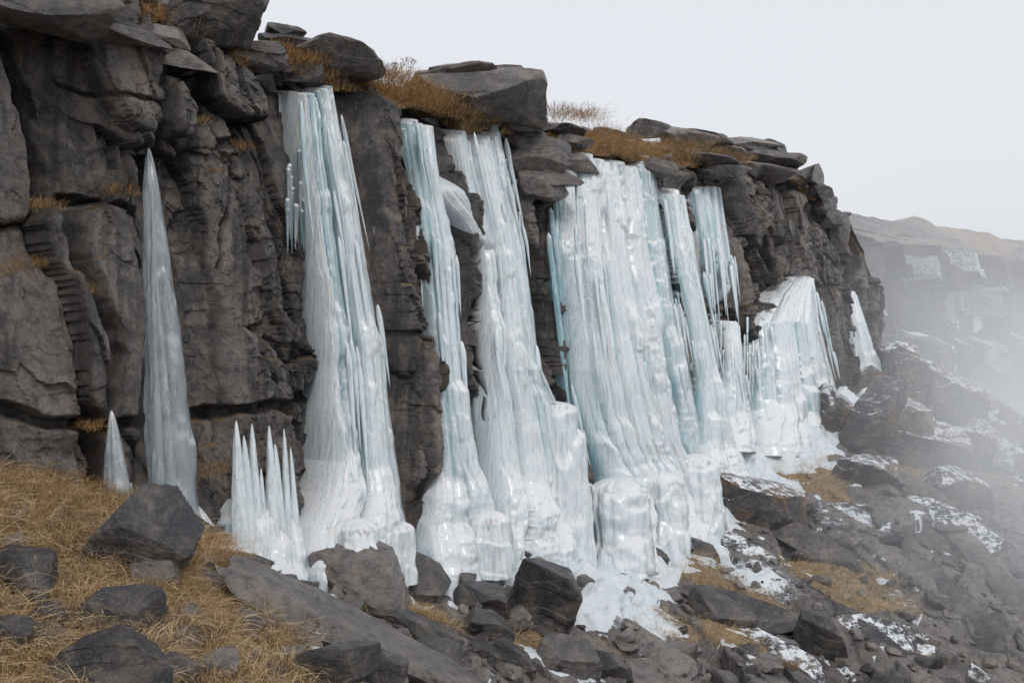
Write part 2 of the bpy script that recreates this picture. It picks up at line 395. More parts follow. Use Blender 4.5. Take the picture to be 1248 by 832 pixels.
# ---------------------------------------------------------------- rocks
def ico(n):
    bm=bmesh.new();bmesh.ops.create_icosphere(bm,subdivisions=n,radius=1)
    bm.verts.ensure_lookup_table()
    v=np.array([x.co[:] for x in bm.verts]);f=np.array([[q.index for q in p.verts] for p in bm.faces]);bm.free()
    return v/np.linalg.norm(v,axis=1)[:,None],f
ICO={n:ico(n) for n in (2,3,4,5,6)}
def rock(n,dims,rotz=0,tilt=(0,0),seed=0,fol=.02):
    rs=np.random.RandomState(seed);v,f=ICO[n]
    pl=[]
    for ax in range(3):
        for sg in (-1,1):
            m=np.zeros(3);m[ax]=sg;m=m+rs.normal(0,.3,3)*(np.arange(3)!=ax);m/=np.linalg.norm(m);pl.append((m,rs.uniform(.72,1.0)))
    for i in range(9):
        m=rs.normal(0,1,3);m/=np.linalg.norm(m);pl.append((m,rs.uniform(.82,1.15)))
    r=np.full(len(v),9.)
    for m,dd in pl:
        c=v@m;r=np.minimum(r,np.where(c>.02,dd/np.maximum(c,.02),9.))
    p=v*r[:,None]
    if n>3:
        for k in range(22):
            m=rs.normal(0,1,3);m/=np.linalg.norm(m);h=p@m;mx=h.max();cut=mx-rs.uniform(.02,.12)
            ex=np.maximum(h-cut,0);p=p-ex[:,None]*m*.95
    p=p*np.array(dims)/2
    L=max(dims)
    nf=3.0/L*1.5
    k=.022*L*(1 if n>2 else .5)
    p=p+v*(k*fbm(p[:,0]*nf+seed,p[:,1]*nf,p[:,2]*nf,5,seed%97))[:,None]
    if n>3:
        q=np.floor(p[:,2]*14/L+vn(p[:,0]*2,p[:,1]*2,0*p[:,0],seed%31)*1.5)
        p[:,:2]*= (1+fol*2*(_h(q,0*q,0*q,seed)-.5))[:,None]
    M=Matrix.Rotation(rotz,3,'Z')@Matrix.Rotation(tilt[0],3,'X')@Matrix.Rotation(tilt[1],3,'Y')
    return p@np.array(M).T,f
def add_rock(name,loc,dims,rotz,tilt,seed,mat=None,n=6,tone=None):
    p,f=rock(n,dims,rotz,tilt,seed)
    o=mesh_obj(name,p,f,mat or M_rock,False,{'tone':np.full(len(p),tone if tone is not None else (seed*37%100)/100.)})
    o.location=loc;return o
BO=[(163,662,118,92,.1,.25,.1),(22,690,84,40,.3,.2,0),(142,748,88,50,-.2,.2,.3),(120,806,124,62,.1,-.2,.1),(182,702,56,40,.6,.2,.6),(432,698,122,70,.1,.15,.75),
 (547,672,70,64,.4,.15,.2),(512,712,68,36,.1,.3,.4),(668,735,86,92,-.5,.15,.15),(640,682,46,36,.3,.3,.3),(588,735,64,44,.8,.3,.3),(398,815,100,50,.2,-.25,.3),
 (882,750,66,34,.2,.2,.4),(690,803,70,40,.1,.3,.5),(992,775,50,60,.1,.3,.3),(258,615,40,40,.2,.1,.2),(300,690,50,22,.4,.1,.3),(470,815,60,36,.2,.2,.2),
 (590,765,60,36,.2,.3,.3),(60,745,40,28,.2,.3,.2),(225,780,50,24,.2,.3,.6),(325,760,44,22,.2,.3,.5),(740,812,50,30,.2,.2,.3),(620,805,50,34,.4,.2,.2),(790,678,44,24,.3,.2,.4),
 (850,670,46,26,.3,.2,.3),(10,770,46,36,.2,.2,.2),(530,800,60,34,.5,.3,.3),(560,704,40,24,.3,.3,.4),(345,712,44,20,.4,.2,.4)]
for i,(x,y,w,h,rz,tl,tn) in enumerate(BO):
    p=gpt(x,y+h*.35);sc_=p[1]/F
    z=(416-y)/F*p[1]
    dims=(w*sc_*1.12,w*sc_*.9,h*sc_*1.25)
    add_rock('boulder',(p[0],p[1]+dims[1]*.15,z-.05),dims,rz*.5,(tl,tl),100+i,tone=tn*.8)
for i,(x,y,w,h,rz,tl,tn) in enumerate([(925,612,130,46,.1,.18,.3),(1022,512,60,50,.2,.1,.3),(1078,516,66,96,.5,.3,.2),(1108,530,60,76,.2,.4,.6),(1098,444,54,42,.2,.1,.2),(1165,492,84,50,.1,.25,.2),(1130,545,110,50,.3,.3,.3),
   (1185,545,80,44,.3,.3,.3),(1060,580,80,36,.3,.2,.3),(1175,598,90,34,.3,.3,.3),(975,500,50,26,.3,.1,.3),(1130,478,80,50,.3,.1,.3),(1060,470,50,40,.3,.1,.3)]):
    p=gpt(x,y+h*.45);sc_=p[1]/F;z=(416-y)/F*p[1]
    dims=(w*sc_*1.1,w*sc_*.9,h*sc_*1.3)
    add_rock('snowy_boulder',(p[0],p[1]+dims[1]*.2,min(z,p[2]+dims[2]*.45)),dims,rz,(tl*.7,tl),200+i,M_rocksnow,tone=tn)
def slab(name,a,b,wid,th,seed,mat,lift=.0,roll=.2,tone=.5):
    A=gpt(*a);B=gpt(*b);d=B-A;L=np.linalg.norm(d);x=d/L
    y=np.cross([0,0,1],x);y/=np.linalg.norm(y);z=np.cross(x,y)
    c,s=math.cos(roll),math.sin(roll);y2=y*c+z*s;z2=-y*s+z*c
    p,f=rock(6,(L*1.1,wid,th),0,(0,0),seed)
    p=p@np.stack([x,y2,z2])
    o=mesh_obj(name,p,f,mat,False,{'tone':np.full(len(p),tone)});o.location=(A+B)/2+z2*lift
slab('bedrock_slab',(330,740),(590,850),1.5,.5,401,M_rock,-.02,.05,.5)
slab('bedrock_slab',(300,722),(450,796),.9,.35,403,M_rock,-.04,.1,.4)
slab('bedrock_slab',(440,740),(640,815),.7,.35,402,M_rock,.0,.15,.3)
for i,(a,b,wd,th) in enumerate([((1080,600),(1240,690),1.6,.6),((1090,680),(1230,800),1.5,.6),((1000,630),(1130,720),1.3,.5),((1030,760),(1200,832),1.3,.6),((940,640),(1040,700),1.0,.4),((1130,560),(1240,620),1.4,.5),
    ((900,770),(1000,832),.9,.4),((1150,640),(1248,740),1.1,.5),((760,770),(850,832),.7,.3),((870,650),(940,700),.8,.3),((1040,560),(1130,620),1.2,.5),((960,720),(1090,800),.9,.35),((1180,520),(1240,570),1.5,.5),((680,770),(760,832),.7,.3),((840,720),(960,775),.8,.3)]):
    slab('bedrock_slab',a,b,wd,th,410+i,M_rocksnow if i%3==0 else M_rock,.05,.35,(i*.37)%1*.8)
CAP=[(588,120,166,40,0,.03,.25,.0),(632,160,72,34,.2,.1,.5,.1),(650,190,90,40,-.1,.1,.4,.25),(660,222,74,34,.1,.1,.5,.25),(262,24,134,50,.05,.1,.25,.5),(402,70,124,34,.1,.12,.1,.0),(50,8,160,50,.1,.05,.2,.5),
 (120,30,116,32,.2,.1,.3,.5),(345,45,54,22,.1,.1,.2,-.5),(870,176,64,22,.1,.15,.4,-.8),(915,182,76,22,.1,.1,.2,-.5),(930,205,108,24,.0,.08,.3,.1),(860,205,96,22,.1,.1,.2,.1),(690,168,54,26,.1,.1,.1,.1),
 (740,172,50,16,.1,.1,.3,-.6),(790,160,50,14,.1,.1,.3,-1.5),(985,225,54,22,.1,.1,.3,.1),(1005,262,44,26,.1,.1,.3,.1),(800,205,50,14,.1,.1,.6,.1),(830,170,54,20,.3,.2,.9,-.5),(945,185,32,18,0,.1,.1,-1),
 (310,68,64,28,.1,.1,.5,.1),(378,88,46,18,.1,.1,.3,.1),(1020,300,34,60,.1,.1,.3,0),(700,200,60,16,.1,.1,.3,.2),(525,95,40,14,.1,.1,.3,-.5),(205,60,70,36,.1,.1,.6,.3),(160,45,80,30,.2,.1,.3,.3),(560,98,80,20,.1,.05,.3,-.2),(620,98,70,18,.1,.05,.2,-.1)]
rsc=np.random.RandomState(8)
for i,(x,y,w,h,rz,tl,tn,off) in enumerate(CAP):
    p=wall_pt(x,y,off);sc_=p[1]/F
    nl=1 if (i in (0,4,6) or h<22) else 2
    W_=w*sc_*1.05;H_=h*sc_*1.25
    VV=[];FF=[];TT=[];o=0
    for k in range(nl):
        dims=(W_*rsc.uniform(.75,1.05) if nl>1 else W_,W_*rsc.uniform(.6,.85),H_/nl*1.25)
        v,f=rock(6 if nl==1 else 5,dims,rz+.3+rsc.normal(0,.15),(tl*.5+rsc.normal(0,.07),tl*.6+rsc.normal(0,.07)),300+i*5+k,fol=.02)
        v=v+np.array([rsc.normal(0,.08)*W_ if nl>1 else 0,rsc.normal(0,.05)*W_,(k-(nl-1)/2)*H_/nl*.85])
        VV.append(v);FF.append(f+o);TT.append(np.full(len(v),np.clip(tn+rsc.normal(0,.2),0,1)));o+=len(v)
    ob=mesh_obj('cap_rock',np.concatenate(VV),np.concatenate(FF),M_rock,False,{'tone':np.concatenate(TT)});ob.location=tuple(p)
# scree
VV=[];FF=[];TT=[];o=0
for k in range(1500):
    if k<750:
        x=R.uniform(180,1248);y=R.uniform(640,832)
    elif k<1100: x=R.uniform(900,1248);y=R.uniform(480,832)
    else: x=R.uniform(0,700);y=R.uniform(620,832)
    p=gpt(x,y)
    g=float(grass_mask(np.array(p[0]),np.array(p[1])))
    if g>.6 and R.rand()<.8: continue
    L=np.clip(R.lognormal(-1.9,.6),.05,.7)*(1+.012*p[1])
    v,f=rock(3,(L,L*R.uniform(.6,1),L*R.uniform(.3,.7)),R.uniform(0,6),(R.normal(0,.35),R.normal(0,.35)),1000+k)
    z=float(ground_full(np.array([p[0]]),np.array([p[1]]))[0][0])
    VV.append(v+np.array([p[0],p[1],z+L*.1]));FF.append(f+o);TT.append(np.full(len(v),R.rand()));o+=len(v)
mesh_obj('scree_rocks',np.concatenate(VV),np.concatenate(FF),M_rock,False,{'tone':np.concatenate(TT)})
VV=[];FF=[];TT=[];o=0
for k in range(600):
    s=R.uniform(-10,36);b=R.uniform(-.35,3.5)
    if 1<s<12 and R.rand()<.75: continue
    z=float(plat_z(np.array([s]),np.array([b]))[0][0]);w=-LEAN*(float(top_z(s))+4.7)-.1-b
    x_,y_=from_sw(s,w);L=np.clip(R.lognormal(-1.1,.5),.12,1.0)*(1+.012*y_)
    v,f=rock(3,(L,L*.8,L*R.uniform(.25,.5)),R.uniform(0,6),(R.normal(0,.25),R.normal(0,.25)),3000+k)
    VV.append(v+np.array([x_,y_,z+L*.08]));FF.append(f+o);TT.append(np.full(len(v),R.rand()));o+=len(v)
mesh_obj('hilltop_rocks',np.concatenate(VV),np.concatenate(FF),M_rock,False,{'tone':np.concatenate(TT)})
# ---------------------------------------------------------------- ice
def tube(path,rad,nt=30,seed=0,rib=.16,saw=.12,sawf=.9,tip_top=.15,tip_bot=0.0,ribf=3.0):
    n=len(path);th=np.linspace(0,2*np.pi,nt,endpoint=False)
    L=np.concatenate([[0],np.cumsum(np.linalg.norm(np.diff(path,axis=0),axis=1))]);Lt=L[-1]
    r=rad.copy()
    if tip_top>0: tt=np.clip(L/tip_top,0,1);r=r*np.sqrt(np.clip(1-(1-tt)**2,0,1))
    if tip_bot>0: tt=np.clip((Lt-L)/tip_bot,0,1);r=r*tt**.8
    r=np.maximum(r,.002)
    c=np.cos(th)[None,:];sn=np.sin(th)[None,:];l=L[:,None]
    rs=np.random.RandomState(seed);ph=rs.uniform(0,50)
    rr=1-np.abs(vn(c*ribf+ph,sn*ribf,l*.35,seed))*2
    fine=1-np.abs(vn(c*ribf*2.4+ph,sn*ribf*2.4,l*.8,seed+3))*2
    lump=fbm(c*1.2+ph,sn*1.2,l*1.6,3,seed+5)
    sv=l*sawf+ph+.6*vn(c*1.3+ph,sn*1.3,l*.6,seed+9)
    fr=sv-np.floor(sv);amp=_h(np.floor(sv),0*sv,0*sv,seed)
    sw=np.where(fr<.08,fr/.08,1-(fr-.08)/.92)*amp
    rad2=r[:,None]*(1+rib*rr+rib*.5*fine+.22*lump+saw*(sw*1.6-.4))
    X=path[:,0:1]+rad2*c;Y=path[:,1:2]+rad2*sn;Z=np.repeat(path[:,2:3],nt,1)
    return np.stack([X,Y,Z],-1).reshape(-1,3),grid_faces(n,nt,True)
class Bag:
    def __init__(s): s.v=[];s.f=[];s.t=[];s.o=0
    def add(s,vf,tone):
        v,f=vf;s.v.append(v);s.f.append(f+s.o);s.t.append(np.full(len(v),tone) if np.isscalar(tone) else tone);s.o+=len(v)
    def make(s,name,mat): return mesh_obj(name,np.concatenate(s.v),np.concatenate(s.f),mat,True,{'tone':np.concatenate(s.t)})
def cells1(x,seed,jit=.7):
    ix=np.floor(x);best=np.full(x.shape,9.);cid=ix*0;sec=np.full(x.shape,9.)
    for a in (-1,0,1):
        c=ix+a;p=c+.5+jit*(_h(c,0*c,0*c,seed)-.5);d=np.abs(x-p)
        m=d<best;sec=np.where(m,best,np.minimum(sec,d));best=np.where(m,d,best);cid=np.where(m,c,cid)
    return best,sec,cid
def sheet(bag,rows,sc_,th,sk,seed,snowy=0,gap=0.0,hang=0):
    """fused frozen curtain: organ-pipe relief with shelves and open clefts, wrapped back into the rock at both sides"""
    ys=np.array([r[0] for r in rows],float);xl=np.array([r[1] for r in rows],float);xr=np.array([r[2] for r in rows],float)
    y0,y1=ys[0],ys[-1]
    nv=int((y1-y0)/1.25)+8
    wmax=(xr-xl).max();nu=int(wmax/.7)+30
    yy=np.linspace(y0,y1,nv);u=np.linspace(-.04,1.04,nu)
    XL=np.interp(yy,ys,xl)[:,None];XR=np.interp(yy,ys,xr)[:,None]
    Xp=XL+(XR-XL)*u[None,:];Yp=np.repeat(yy[:,None],nu,1)
    T=np.repeat(((yy-y0)/(y1-y0))[:,None],nu,1)
    uc=np.clip(u,0,1)[None,:]
    E=np.clip(1-np.abs(2*uc-1)**3.2,0,1)**.6
    if snowy: E=np.clip(1-np.abs(2*uc-1)**2,0,1)**.7*sstep(0,.25,T)*(1-sstep(.6,1,T))
    # nominal surface of the fall (thickness and skirt) in front of the wall plane
    mean=(.05+th*(.2+.8*sstep(0,.3,T))*(.7+.3*T)+sc_*.22+sk*(.5*sstep(.76,.86,T)+.5*sstep(.84,.93,T)))*E**1.2
    t=(Xp-624)/F;q=(416-Yp)/F
    Yw=(14.165-mean)/(.578-.816*t-LEAN*q);B=np.stack([t*Yw,Yw,q*Yw],-1)-mean[...,None]*N3
    mid=B[:,nu//2];wm=(XR-XL)[:,0]*mid[:,1]/F/.72
    z=B[...,2]
    wavg=wm[:int(nv*.75)].mean()
    xm=(u[None,:]-.5)*wavg+0*T
    xm=xm+.12*fbm(xm*.6+seed,z*.3,0*z,2,seed)
    d1,e1,c1=cells1(xm/sc_+seed*3.1,seed)
    H=lambda c,k:_h(c,0*c+k,0*c,seed)
    prof=np.sqrt(np.clip(1-(d1/.64)**2,0,1))
    a1=sc_*.6*(.3+1.2*H(c1,1))
    o=a1*prof-.06
    zt=mid[0,2];zbm=mid[-1,2];Ht=zt-zbm
    step=0
    for k in range(4):
        zk=zt-Ht*(.15+.80*H(c1,10+k)**(.8 if k<2 else .3))
        zk=zk+.16*vn(xm*2.5,0*xm,0*xm,seed+k)-.25*(d1/.6)**2*sc_
        hh=(.03+.15*H(c1,20+k)**1.5)*sc_*(1+.9*(k>1))
        step=step+hh*sstep(zk+.22*sc_+.06,zk-.16,z)*prof**.5-hh*.5*sstep(zk,zk-1.6,z)
    o=o+step*(1.0 if th>.25 else .3)
    d2,e2,c2=cells1((xm+.04*fbm(xm*2,z*.45,0*z,2,seed+1))/(sc_*.30)+7.3,seed+1)
    m2=.6+.6*fbm(xm*.8,z*.4,0*z,2,seed+2)
    f2=np.sqrt(np.clip(1-(d2/.6)**2,0,1))
    o=o+sc_*.20*(.4+1.0*H(c2,2))*f2*m2
    d3,e3,c3=cells1((xm+.025*fbm(xm*3,z*.8,0*z,2,seed+4))/(sc_*.10)+3.3,seed+2)
    f3=np.sqrt(np.clip(1-(d3/.6)**2,0,1))
    o=o+sc_*.06*(.3+H(c3,3))*f3*sstep(-.4,.2,fbm(xm*1.5,z*.6,0*z,2,seed+8))
    lp=fbm(xm*1.3/sc_*.6,z*1.1,0*z,4,seed+6)
    o=o+.16*th*sstep(.10,.5,lp)+.03*fbm(xm*3,z*1.6,0*z,3,seed+7)*th*2
    thick=th*(.2+.8*sstep(0,.3,T))*(.7+.3*T)
    skirt=sk*(sstep(.76,.86,T+.08*(H(c1,31)-.5)*2)*.5+.5*sstep(.84,.93,T+.06*(H(c1,32)-.5)))
    low=sstep(.74,.86,T)
    o=o+low*.24*fbm(xm*1.8,z*1.6,0*z,4,seed+33)*(1 if sk>0 else 0)
    out=-.45+E*(.50+thick+(o if not snowy else o*.5)+skirt)
    if gap>0:
        gsel=(H(c1,60)<gap*1.3);gw_=(.10+.22*H(c1,61))*(1.15-.9*T)*(1+.8*fbm(z*.5,xm,0*z,2,seed+20))
        cleft=(1-sstep(gw_*.6,gw_,(e1-d1)))*gsel*(1-sstep(.66,.8,T))
        out=out-cleft*(out+.75)
        g2=(H(c2,62)<gap*.5)*(1-sstep(.05,.22,(e2-d2)))*(1-sstep(.5,.75,T))*sstep(0,.3,fbm(z*.4,xm*.5,0*z,2,seed+21)+.2)
        out=out-g2*(out+.5)*.8
    topk=.05*H(c1,40)+.04*H(c2,41)
    out=out-.9*(1-sstep(topk*.6,topk*.6+.02,T))
    if hang:
        bk=1-.30*H(c2,43)-.12*H(c3,44);out=out-(out+.75)*sstep(bk-.2,bk,T)
    P=B+out[...,None]*N3
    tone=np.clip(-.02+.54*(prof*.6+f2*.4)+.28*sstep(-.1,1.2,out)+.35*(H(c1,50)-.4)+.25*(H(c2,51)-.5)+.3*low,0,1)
    if snowy: tone=tone*0+1
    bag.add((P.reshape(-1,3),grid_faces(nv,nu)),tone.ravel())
def fringe(bag,rows,cnt,seed,th,sk,sc_):
    rs=np.random.RandomState(seed)
    ys=np.array([r[0] for r in rows],float);xl=np.array([r[1] for r in rows],float);xr=np.array([r[2] for r in rows],float)
    H=ys[-1]-ys[0]
    for i in range(cnt):
        u=rs.choice([rs.uniform(.0,.08),rs.uniform(.92,.99),rs.uniform(.08,.92)],p=[.25,.2,.55])
        a=ys[0]+rs.uniform(.04,.55)*H;b=min(a+rs.uniform(.1,.28)*H,ys[0]+.84*H)
        if sk==0: a=ys[0]+rs.uniform(.3,.7)*H;b=ys[0]+rs.uniform(.85,1.12)*H
        m=max(16,int((b-a)/3));yy=np.linspace(a,b,m)
        xx=np.interp(yy,ys,xl)*(1-u)+np.interp(yy,ys,xr)*u
        inn=(th+sc_*.35 if .08<u<.92 else .05)+.1
        P=np.array([wall_pt(x_,y_,inn) for x_,y_ in zip(xx,yy)])
        L=np.linalg.norm(P[0]-P[-1])
        bag.add(tube(P,np.full(m,rs.uniform(.025,.06)*(1+.015*P[0,1])),14,seed*10+i,rib=.1,saw=.05,tip_top=.5,tip_bot=L*.85),rs.uniform(.3,1))
def pedestal(bag,x,yt,yb,w,off,seed,tone=.6):
    a=wall_pt(x,yt,off);b=wall_pt(x+(yb-yt)*.06,yb,off)
    n=70;t=np.linspace(0,1,n);P=a+(b-a)*t[:,None]
    r=w/2*a[1]/F
    rad=r*(.9+.16*t)
    bag.add(tube(P,rad,72,seed,rib=.14,saw=.12,sawf=1.1,tip_top=r*.6,ribf=4.5),tone)
    rs=np.random.RandomState(seed)
    for k in range(24):
        th=rs.uniform(math.pi*.95,math.pi*2.15);q=a+np.array([math.cos(th),math.sin(th),0])*r*.95
        l=(a[2]-b[2])*rs.uniform(.4,1.0);z0=a[2]-r*rs.uniform(.15,.4)
        m=18;tt=np.linspace(0,1,m);PP=np.stack([q[0]+0*tt,q[1]+0*tt,z0-l*tt],-1)
        bag.add(tube(PP,np.full(m,r*rs.uniform(.06,.13)),12,seed*7+k,rib=.1,saw=.1,tip_top=.1,tip_bot=l*.7),rs.uniform(.4,1))
PED={0:[(428,630,708,66,.9,1),(480,634,710,42,.8,3)],1:[(596,622,700,48,.8,6)],2:[(676,488,715,52,.5,9),(694,520,715,38,.65,10)],
 3:[(752,582,695,70,1.05,11),(805,574,680,54,1.1,12),(850,552,660,50,.9,13)]}
for i,f in enumerate(FALLS):
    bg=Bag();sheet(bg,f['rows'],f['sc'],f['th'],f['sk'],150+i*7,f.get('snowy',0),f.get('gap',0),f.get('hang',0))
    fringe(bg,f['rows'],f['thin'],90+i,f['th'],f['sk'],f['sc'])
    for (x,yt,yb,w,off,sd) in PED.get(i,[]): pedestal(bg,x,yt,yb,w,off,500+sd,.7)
    if i==3:
        for k in range(13):
            x=668+k*2.6;yt=260+R.uniform(-40,50);yb=R.uniform(430,570)
            m=60;yy=np.linspace(yt,yb,m);P=np.array([wall_pt(x+(q-yt)*.12,q,.1) for q in yy])
            bg.add(tube(P,np.full(m,.075),18,900+k,tip_top=.3,tip_bot=2.5),0.0)
    bg.make('snow_ledge' if f.get('snowy') else 'frozen_waterfall',M_snow if f.get('snowy') else M_ice)
def spike(bag,x0,y0,x1,y1,w1,off,seed,p=.75,tone=.6,nt=44):
    n=140;t=np.linspace(0,1,n);P=np.array([wall_pt(x0+(x1-x0)*k,y0+(y1-y0)*k,off) for k in t])
    bag.add(tube(P,w1/2*P[:,1]/F*np.maximum(t,.0005)**p,nt,seed,rib=.16,saw=.08,tip_top=0,ribf=2.5),tone)
bg=Bag();spike(bg,181,180,216,680,56,.35,601,.55,.9)
spike(bg,186,230,197,660,20,.5,602,.6,.9);spike(bg,198,280,228,660,18,.5,606,.6,.9);spike(bg,190,330,213,660,16,.6,607,.6,1)
bg.make('ice_spire',M_clear)
bg=Bag();sheet(bg,[(606,196,240),(626,192,262),(650,194,280),(700,200,288),(735,200,288)],.3,.75,.2,341)
bg.make('ice_mound',M_ice)
bg=Bag();spike(bg,136,500,144,616,30,.45,611,.6);pedestal(bg,145,586,622,30,.4,612);bg.make('ice_spire',M_clear)
bg=Bag()
for (a,b,c,w) in [(288,512,294,20),(297,530,306,18),(307,516,314,16),(328,518,334,16),(335,540,342,18),(346,522,352,12),(354,545,362,12),(318,570,322,12),(302,560,300,10)]:
    spike(bg,a,b,c,672,w,.55,620+a,.55,nt=26)
sheet(bg,[(604,290,356),(618,280,368),(640,274,378),(672,274,382),(715,274,382)],.3,.65,.3,333)
bg.make('icicle_cluster',M_ice)
bg=Bag()
for k in range(60):
    x=R.choice([R.uniform(350,372),R.uniform(838,880),R.uniform(868,905),R.uniform(905,935),R.uniform(610,640),R.uniform(455,475)])
    y=R.uniform(180,260) if x<700 else R.uniform(375,430)
    L_=R.uniform(30,90);m=30;yy=np.linspace(y,y+L_,m);P=np.array([wall_pt(x,q,.12) for q in yy])
    bg.add(tube(P,np.linspace(.05,.005,m),12,700+k,tip_top=.1),R.rand())
bg.make('icicle_cluster',M_clear)
# ---------------------------------------------------------------- snow / ice apron lumps
SL=[]
for (x,y,r,h) in [(300,692,.5,.2),(240,708,.5,.2),(265,712,.4,.14),(335,690,.4,.2),(400,700,.7,.25),(450,708,.6,.28),(520,716,.5,.28),(500,724,.4,.25),(545,728,.4,.22),(535,682,.6,.28),(600,696,.8,.3),(690,690,1.1,.35),(730,715,1.0,.28),(760,745,.9,.22),(650,686,.7,.3),(700,740,.7,.2),(780,720,.6,.15),(640,710,.4,.15),
   (760,690,.9,.4),(800,684,.8,.4),(840,660,1.0,.5),(860,630,1.0,.6),(895,575,1.5,.9),(870,605,1.0,.7),(910,550,1.6,.9),(930,530,1.6,.9),(960,535,1.8,.8),(990,512,1.7,.9),(1020,502,1.8,.8),(1045,494,1.5,.7),(1065,486,1.2,.6),
   (900,618,.7,.25),(940,600,1.0,.25),(960,555,1.4,.35),(830,690,.5,.15),(935,712,.35,.14),(950,716,.2,.1),(935,640,.3,.1),(905,700,.3,.12),(890,690,.2,.1),(820,770,.25,.08),(1000,545,.8,.2),(1150,520,.8,.15),(375,702,.4,.15),(870,665,.5,.15),(350,724,.3,.12),(800,700,.5,.15),(330,745,.25,.08),(845,705,.25,.1),(790,745,.3,.1),(735,770,.3,.1)]:
    p=gpt(x,y);SL.append((p[0],p[1],r,h))
gs=np.arange(-7,40,.045);gw=np.arange(-1.2,7,.045)
S,Wg=np.meshgrid(gs,gw,indexing='ij');X,Y=from_sw(S,Wg)
T=np.zeros(X.shape)
for a,b,r,h in SL: T=T+h*np.exp(-((X-a)**2+(Y-b)**2)/(r*r)*1.6)
T=np.minimum(T,1.3)
T=T*(1+.5*fbm(X*1.6,Y*1.6,0*X,3,15))+.18*fbm(X*2.2,Y*2.2,0*X,5,16)-.07
c1=worley(X/.45,Y/.45,88,2);T=T+.14*sstep(.05,.2,T)*(1-c1[0]*1.8)
Zg,_,_=ground_full(X,Y)
Zs=ground_smooth(X,Y)
keep=T>0
Z=np.where(T>.15,np.maximum(Zg*.5+Zs*.5,Zg),Zg)+T-.01
fc=grid_faces(len(gs),len(gw));kf=keep.ravel()[fc].any(axis=1);fc=fc[kf]
used=np.unique(fc);mp=np.zeros(X.size,int);mp[used]=np.arange(len(used))
Vs=np.stack([X,Y,Z],-1).reshape(-1,3)[used]
mesh_obj('snow_drift',Vs,mp[fc],M_snow,True)
# ---------------------------------------------------------------- grass blades
def blades(name,P,Ls,dirs,mat,width=.007,seed=0,up=1.0):
    rs=np.random.RandomState(seed);n=len(P)
    lv=np.array([0,.35,.7,1.0])
    d=dirs/np.maximum(np.linalg.norm(dirs,axis=1)[:,None],1e-6)
    bend=rs.uniform(.5,1.5,n)
    side=np.stack([-d[:,1],d[:,0],0*d[:,0]],-1)+rs.normal(0,.4,(n,3));side/=np.linalg.norm(side,axis=1)[:,None]
    V=np.zeros((n,4,2,3))
    for i,t in enumerate(lv):
        hor=(t**1.5)*bend*.8;ver=(t-.55*bend*t*t)*up
        c=P+Ls[:,None]*(np.stack([d[:,0]*hor,d[:,1]*hor,ver],-1)+rs.normal(0,.03,(n,3)))
        w=width*(1-.85*t)*rs.uniform(.7,1.3,n)
        V[:,i,0]=c-side*w[:,None]/2;V[:,i,1]=c+side*w[:,None]/2
    b=np.arange(n)[:,None]*8
    F_=[b+np.array([[2*i,2*i+1,2*i+3,2*i+2]]) for i in range(3)]
    tone=np.repeat(rs.rand(n),8)
    return mesh_obj(name,V.reshape(-1,3),np.concatenate(F_),mat,True,{'tone':tone})
def scatter(n,smin,smax,wmin,wmax,seed,thr=.3):
    rs=np.random.RandomState(seed)
    s=rs.uniform(smin,smax,n);w=rs.uniform(wmin,wmax,n)
    X,Y=from_sw(s,w);g=grass_mask(X,Y);k=g>thr*rs.uniform(.5,2,n);return X[k],Y[k]
def tuss(nc,per,reg,seed,Lm):
    cx,cy=scatter(nc,*reg,seed);n=len(cx);rs=np.random.RandomState(seed+1)
    rad=rs.uniform(.08,.22,n)
    X=np.repeat(cx,per);Y=np.repeat(cy,per);rr=np.repeat(rad,per)
    ox=rs.normal(0,1,len(X))*rr;oy=rs.normal(0,1,len(X))*rr
    X=X+ox;Y=Y+oy
    comb=np.repeat(rs.normal(0,.5,(n,2)),per,0)
    z,g,_=ground_full(X,Y)
    z=z+np.maximum(0,.12-.5*(ox**2+oy**2)/np.maximum(rr,.01))*.8
    d=np.stack([ox/rr*.6+.5*N2[0]+.2+comb[:,0],oy/rr*.6+.5*N2[1]-.3+comb[:,1],0*ox],-1)+rs.normal(0,.3,(len(X),3))
    L=rs.uniform(.5,1.2,len(X))*Lm*np.repeat(rs.uniform(.6,1.3,n),per)
    return np.stack([X,Y,z-.02],-1),L,d
A=tuss(3400,60,(-14.5,-1,0,9),1,.34);B=tuss(2100,30,(-3,20,.5,11),3,.25);C=tuss(1700,22,(14,42,0,9),5,.36)
P=np.concatenate([A[0],B[0],C[0]]);L=np.concatenate([A[1],B[1],C[1]]);d_=np.concatenate([A[2],B[2],C[2]])
blades('dry_grass',P,L,d_,M_grass,.009,9)
rs=np.random.RandomState(50)
n=170000;s=rs.uniform(-9,34,n);b=rs.uniform(-.3,4,n)
z,G,_=plat_z(s,b);k=G>rs.uniform(.35,.7,n);s=s[k];b=b[k];z=z[k]
w=-LEAN*(top_z(s)+4.7)-.1-b;X,Y=from_sw(s,w)
d_=np.stack([N2[0]+0*X,N2[1]+0*X,0*X],-1)+rs.normal(0,.8,(len(X),3))
blades('hilltop_grass',np.stack([X,Y,z-.02],-1),rs.uniform(.14,.42,len(X)),d_,M_grass2,.016,51)
Pl=[];Dl=[];Ll=[]
